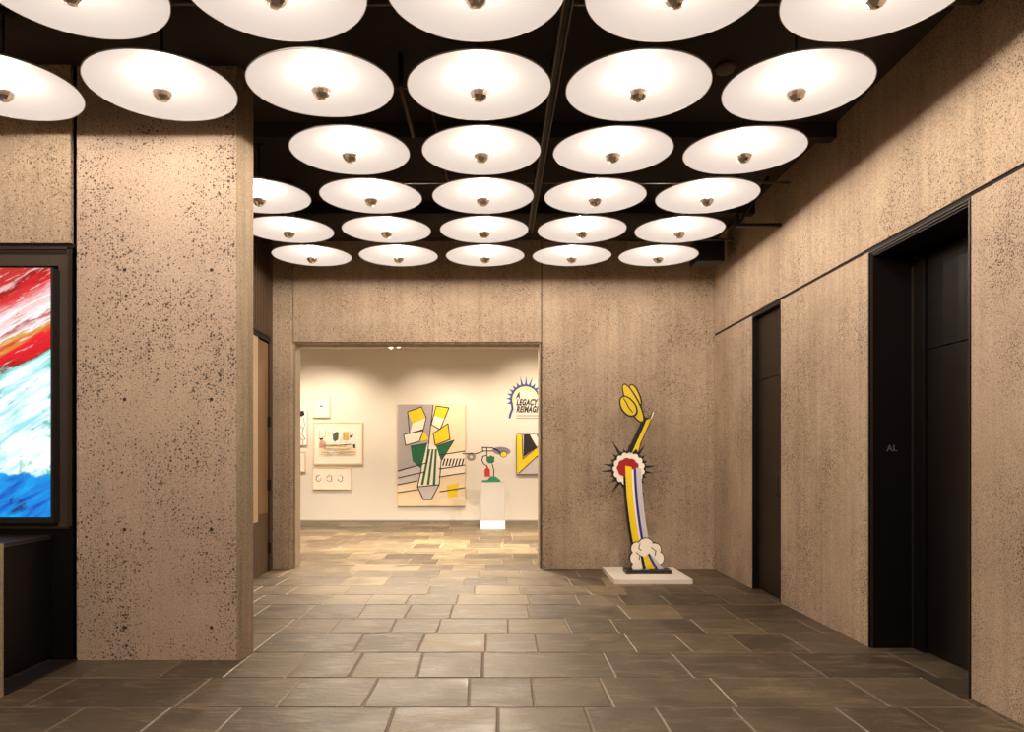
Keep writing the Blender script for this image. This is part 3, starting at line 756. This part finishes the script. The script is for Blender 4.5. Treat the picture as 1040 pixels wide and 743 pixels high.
for s, u, v in (('A', 524.3, 404.3), ('LEGACY', 524.3, 411.2), ('REIMAGINED', 524.3, 418.2)):
    X, Z = cp(u, v, YG)
    o = text_mesh('lettering', s, .195, (X, YG - .003, Z), 'text', None, shear=.3, bold=.010, space=1.10); o.scale = (.625, 1, 1)
    o.parent = tx; o.matrix_parent_inverse = Matrix.Translation(-tx.location)
mb = MB(); rl = random.Random(5)
for v in (422.0, 424.6):
    u = 524.5
    while u < 560: wd = rl.uniform(1.2, 3.2); mb.stroke(qa([(u, v), (u + wd, v)]), .018, YG - .003, YG, 'pencil'); u += wd + .7
o = child(mb, 'caption_lines', tx)

# pedestal and its small sculpture
QY = 15.62
xa, za = cp(488, 537, QY); xb, _ = cp(513, 537, QY); _, zt = cp(500, 489.7, QY); _, zm = cp(500, 529, QY)
pd = thing('pedestal', 'grey gallery pedestal with lit bottom painted white in front of the wall', 'pedestal', ((xa + xb) / 2, QY + .26, 0))
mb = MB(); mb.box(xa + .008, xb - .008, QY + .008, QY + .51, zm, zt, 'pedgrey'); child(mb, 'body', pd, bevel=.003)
mb = MB(); mb.box(xa, xb, QY, QY + .52, 0, zm, 'plinth'); child(mb, 'foot', pd, bevel=.003)  # white lower block paints in light caught at the pedestal's bottom
LY = QY + .26
ls = thing('table_sculpture', 'small coloured cut-out lamp-like sculpture standing on the grey pedestal', 'sculpture', (cp(499, 490, LY)[0], LY, zt))
zf = (zt - cp(0, 490, LY)[1])
ql = lambda pts: [(a, b + zf) for a, b in (cp(u, v, LY) for u, v in pts)]
mb = MB(); mb.prism(ql([(489, 489.9), (489.5, 488.2), (495, 487.8), (498, 484.2), (503, 484.2), (508, 487.8), (508.3, 489.9)]), LY - .05, LY + .05, 'green'); child(mb, 'foot', ls)
mb = MB()
for P in ([(501.3, 485), (501.6, 478), (500, 472)], [(494.5, 464), (494.5, 455.5)], [(490, 455), (500, 455.3), (505, 457.5), (508, 460)], [(470, 461.3), (483, 461.5), (492, 458.6), (500, 458.6)], [(490, 455), (490.3, 458.8)], [(494, 463), (490.5, 464), (489.5, 468), (491, 471.5), (494.5, 473.5)]): mb.stroke(ql(P), .022, LY - .012, LY + .012, 'ink')
child(mb, 'stem', ls)
mb = MB(); mb.prism(ql([(494, 464), (497, 464.2), (498.5, 462.8), (500, 464.2), (502.2, 464), (502, 469.5), (500, 471.2), (496, 471), (494.2, 469)]), LY - .04, LY + .04, 'green'); child(mb, 'pot', ls)
mb = MB(); mb.prism(ql([(492.2, 484.5), (492, 477.5), (493.6, 475.5), (493.9, 473.5), (495.4, 473.5), (495.7, 475.5), (497.6, 477.5), (497.8, 484.5)]), LY - .03, LY + .03, 'red'); child(mb, 'bottle', ls)
M['lilac'] = mat('lilac grey paint', srgb(150, 150, 178), .6)
mb = MB(); mb.prism(ql(blob(509.3, 458.6, 9.3, 4.2, 36, .02, 3, 0, .08)), LY + .014, LY + .030, 'lilac'); child(mb, 'oval_shade', ls)
mb = MB(); mb.prism(ql(blob(511.5, 462, 3.6, 3.3, 24, .02, 3)), LY - .03, LY - .0, 'ink'); mb.prism(ql(blob(511.5, 462, 2.9, 2.6, 24, .02, 3)), LY - .04, LY - .03, 'yellow'); child(mb, 'yellow_disc', ls)
mb = MB()
for rr_ in (4.2, 3.1, 2.0): 
    P = [(478.5 + rr_ * math.cos(a * math.pi / 8), 464.5 + rr_ * .9 * math.sin(a * math.pi / 8)) for a in range(17)]; mb.stroke(ql(P), .014, LY - .008, LY + .008, 'pencil')
child(mb, 'coil', ls)

# ------------------------------------------------------------------ gallery track lights
def track(y, x0, x1, lab):
    mb = MB(); mb.box(x0, x1, y - .018, y + .018, 4.02, 4.05, 'white'); o = mb.build('track_rail', loc=((x0 + x1) / 2, y, 4.05)); tag(o, lab, 'track', 'gallery track rails')
track(15.7, -6.4, 3.0, 'white light track on the gallery ceiling near the end wall')
track(12.4, -6.4, 3.0, 'white light track on the gallery ceiling behind the lintel')
def make_head(power):
    root = bpy.data.objects.new('track_spotlight', None); C.objects.link(root)      # -Z is the beam
    mb = MB(); mb.lathe([(0, .11), (.045, .10), (.05, .06), (.055, -.06), (.050, -.06), (.046, -.045), (.0, -.045)], 'white', 20); mb.build('housing', root)
    mb = MB(); mb.lathe([(0, -.040), (.044, -.041), (.044, -.046), (0, -.047)], 'emit_lens', 20); mb.build('lens', root)
    li = bpy.data.lights.new('spot_light', 'SPOT'); li.energy = power; li.color = SPOT_COL; li.spot_size = math.radians(86); li.spot_blend = .9; li.shadow_soft_size = .03
    lo = bpy.data.objects.new('spot_light', li); C.objects.link(lo); lo.parent = root; lo.location = (0, 0, -.07)
    return root
protos = {}; mts = []
heads = [(-5.3, 15.7, -5.3, YG, 2.1, 'left end'), (-4.1, 15.7, -4.1, YG, 2.1, 'above the left drawings'), (-3.3, 15.7, -3.4, YG, 1.9, 'above the gap right of the drawings'),
         (-2.14, 15.7, -2.2, 12.5, 0, 'left of the bright pair'), (-1.96, 15.55, -.8, 12.8, 0, 'right of the bright pair'), (-1.5, 15.7, -1.45, YG, 1.9, 'above the big painting'), (-.6, 15.7, -.3, YG, 1.8, 'between painting and lettering'),
         (.86, 15.7, .95, YG, 2.4, 'above the wall lettering'), (1.9, 15.7, 1.9, YG, 2.2, 'right end, behind the jamb'),
         (-4.5, 12.4, -4.2, 14.2, 0, 'a'), (-2.8, 12.4, -2.6, 14.0, 0, 'b'), (-1.2, 12.4, -1.0, 13.6, 0, 'c'), (.3, 12.4, .2, 13.8, 0, 'd'), (-2.0, 12.4, -1.9, 11.2, 0, 'e'), (-.4, 12.4, -.5, 11.2, 0, 'f'), (1.6, 12.4, 1.2, 14.2, 0, 'g'), (-2.4, 12.4, -1.7, 8.0, 0, 'h'), (0.0, 12.4, .4, 8.4, 0, 'i'), (-.8, 12.4, -.6, 6.0, 0, 'j')]  # lettered heads are unseen, added to light gallery floor and lobby spill
for x, y, tx_, ty, tz, lab in heads:
    key = 0 if ty == YG else (2 if y > 15 else (3 if ty < 10 else 1))
    if key in protos: o = copy_tree(protos[key])
    else: o = protos[key] = make_head((SPOT_POWER, FLOOR_SPOT_POWER, 25.0, SPILL_SPOT_POWER)[key])
    z = 3.86; d = Vector((tx_, ty, tz)) - Vector((x, y, z))
    o.location = (x, y, z); o.rotation_mode = 'QUATERNION'; o.rotation_quaternion = d.to_track_quat('-Z', 'Y')
    if y > 15: tag(o, 'white gallery track spotlight, %s' % lab, 'spotlight', 'gallery track spotlights')
    else: tag(o, 'added white gallery spotlight hidden behind the lintel of the opening', 'spotlight', 'added hidden gallery spotlights')
    mts.append((o, x, y, z))

bpy.context.view_layer.update()
for o, x, y, z in mts:
    mb = MB(); mb.tube([(x, y, z + .02), (x, y, 4.02)], .010, 'white', 8); b_ = mb.build('mount')
    b_.parent = o; b_.matrix_parent_inverse = o.matrix_world.inverted()
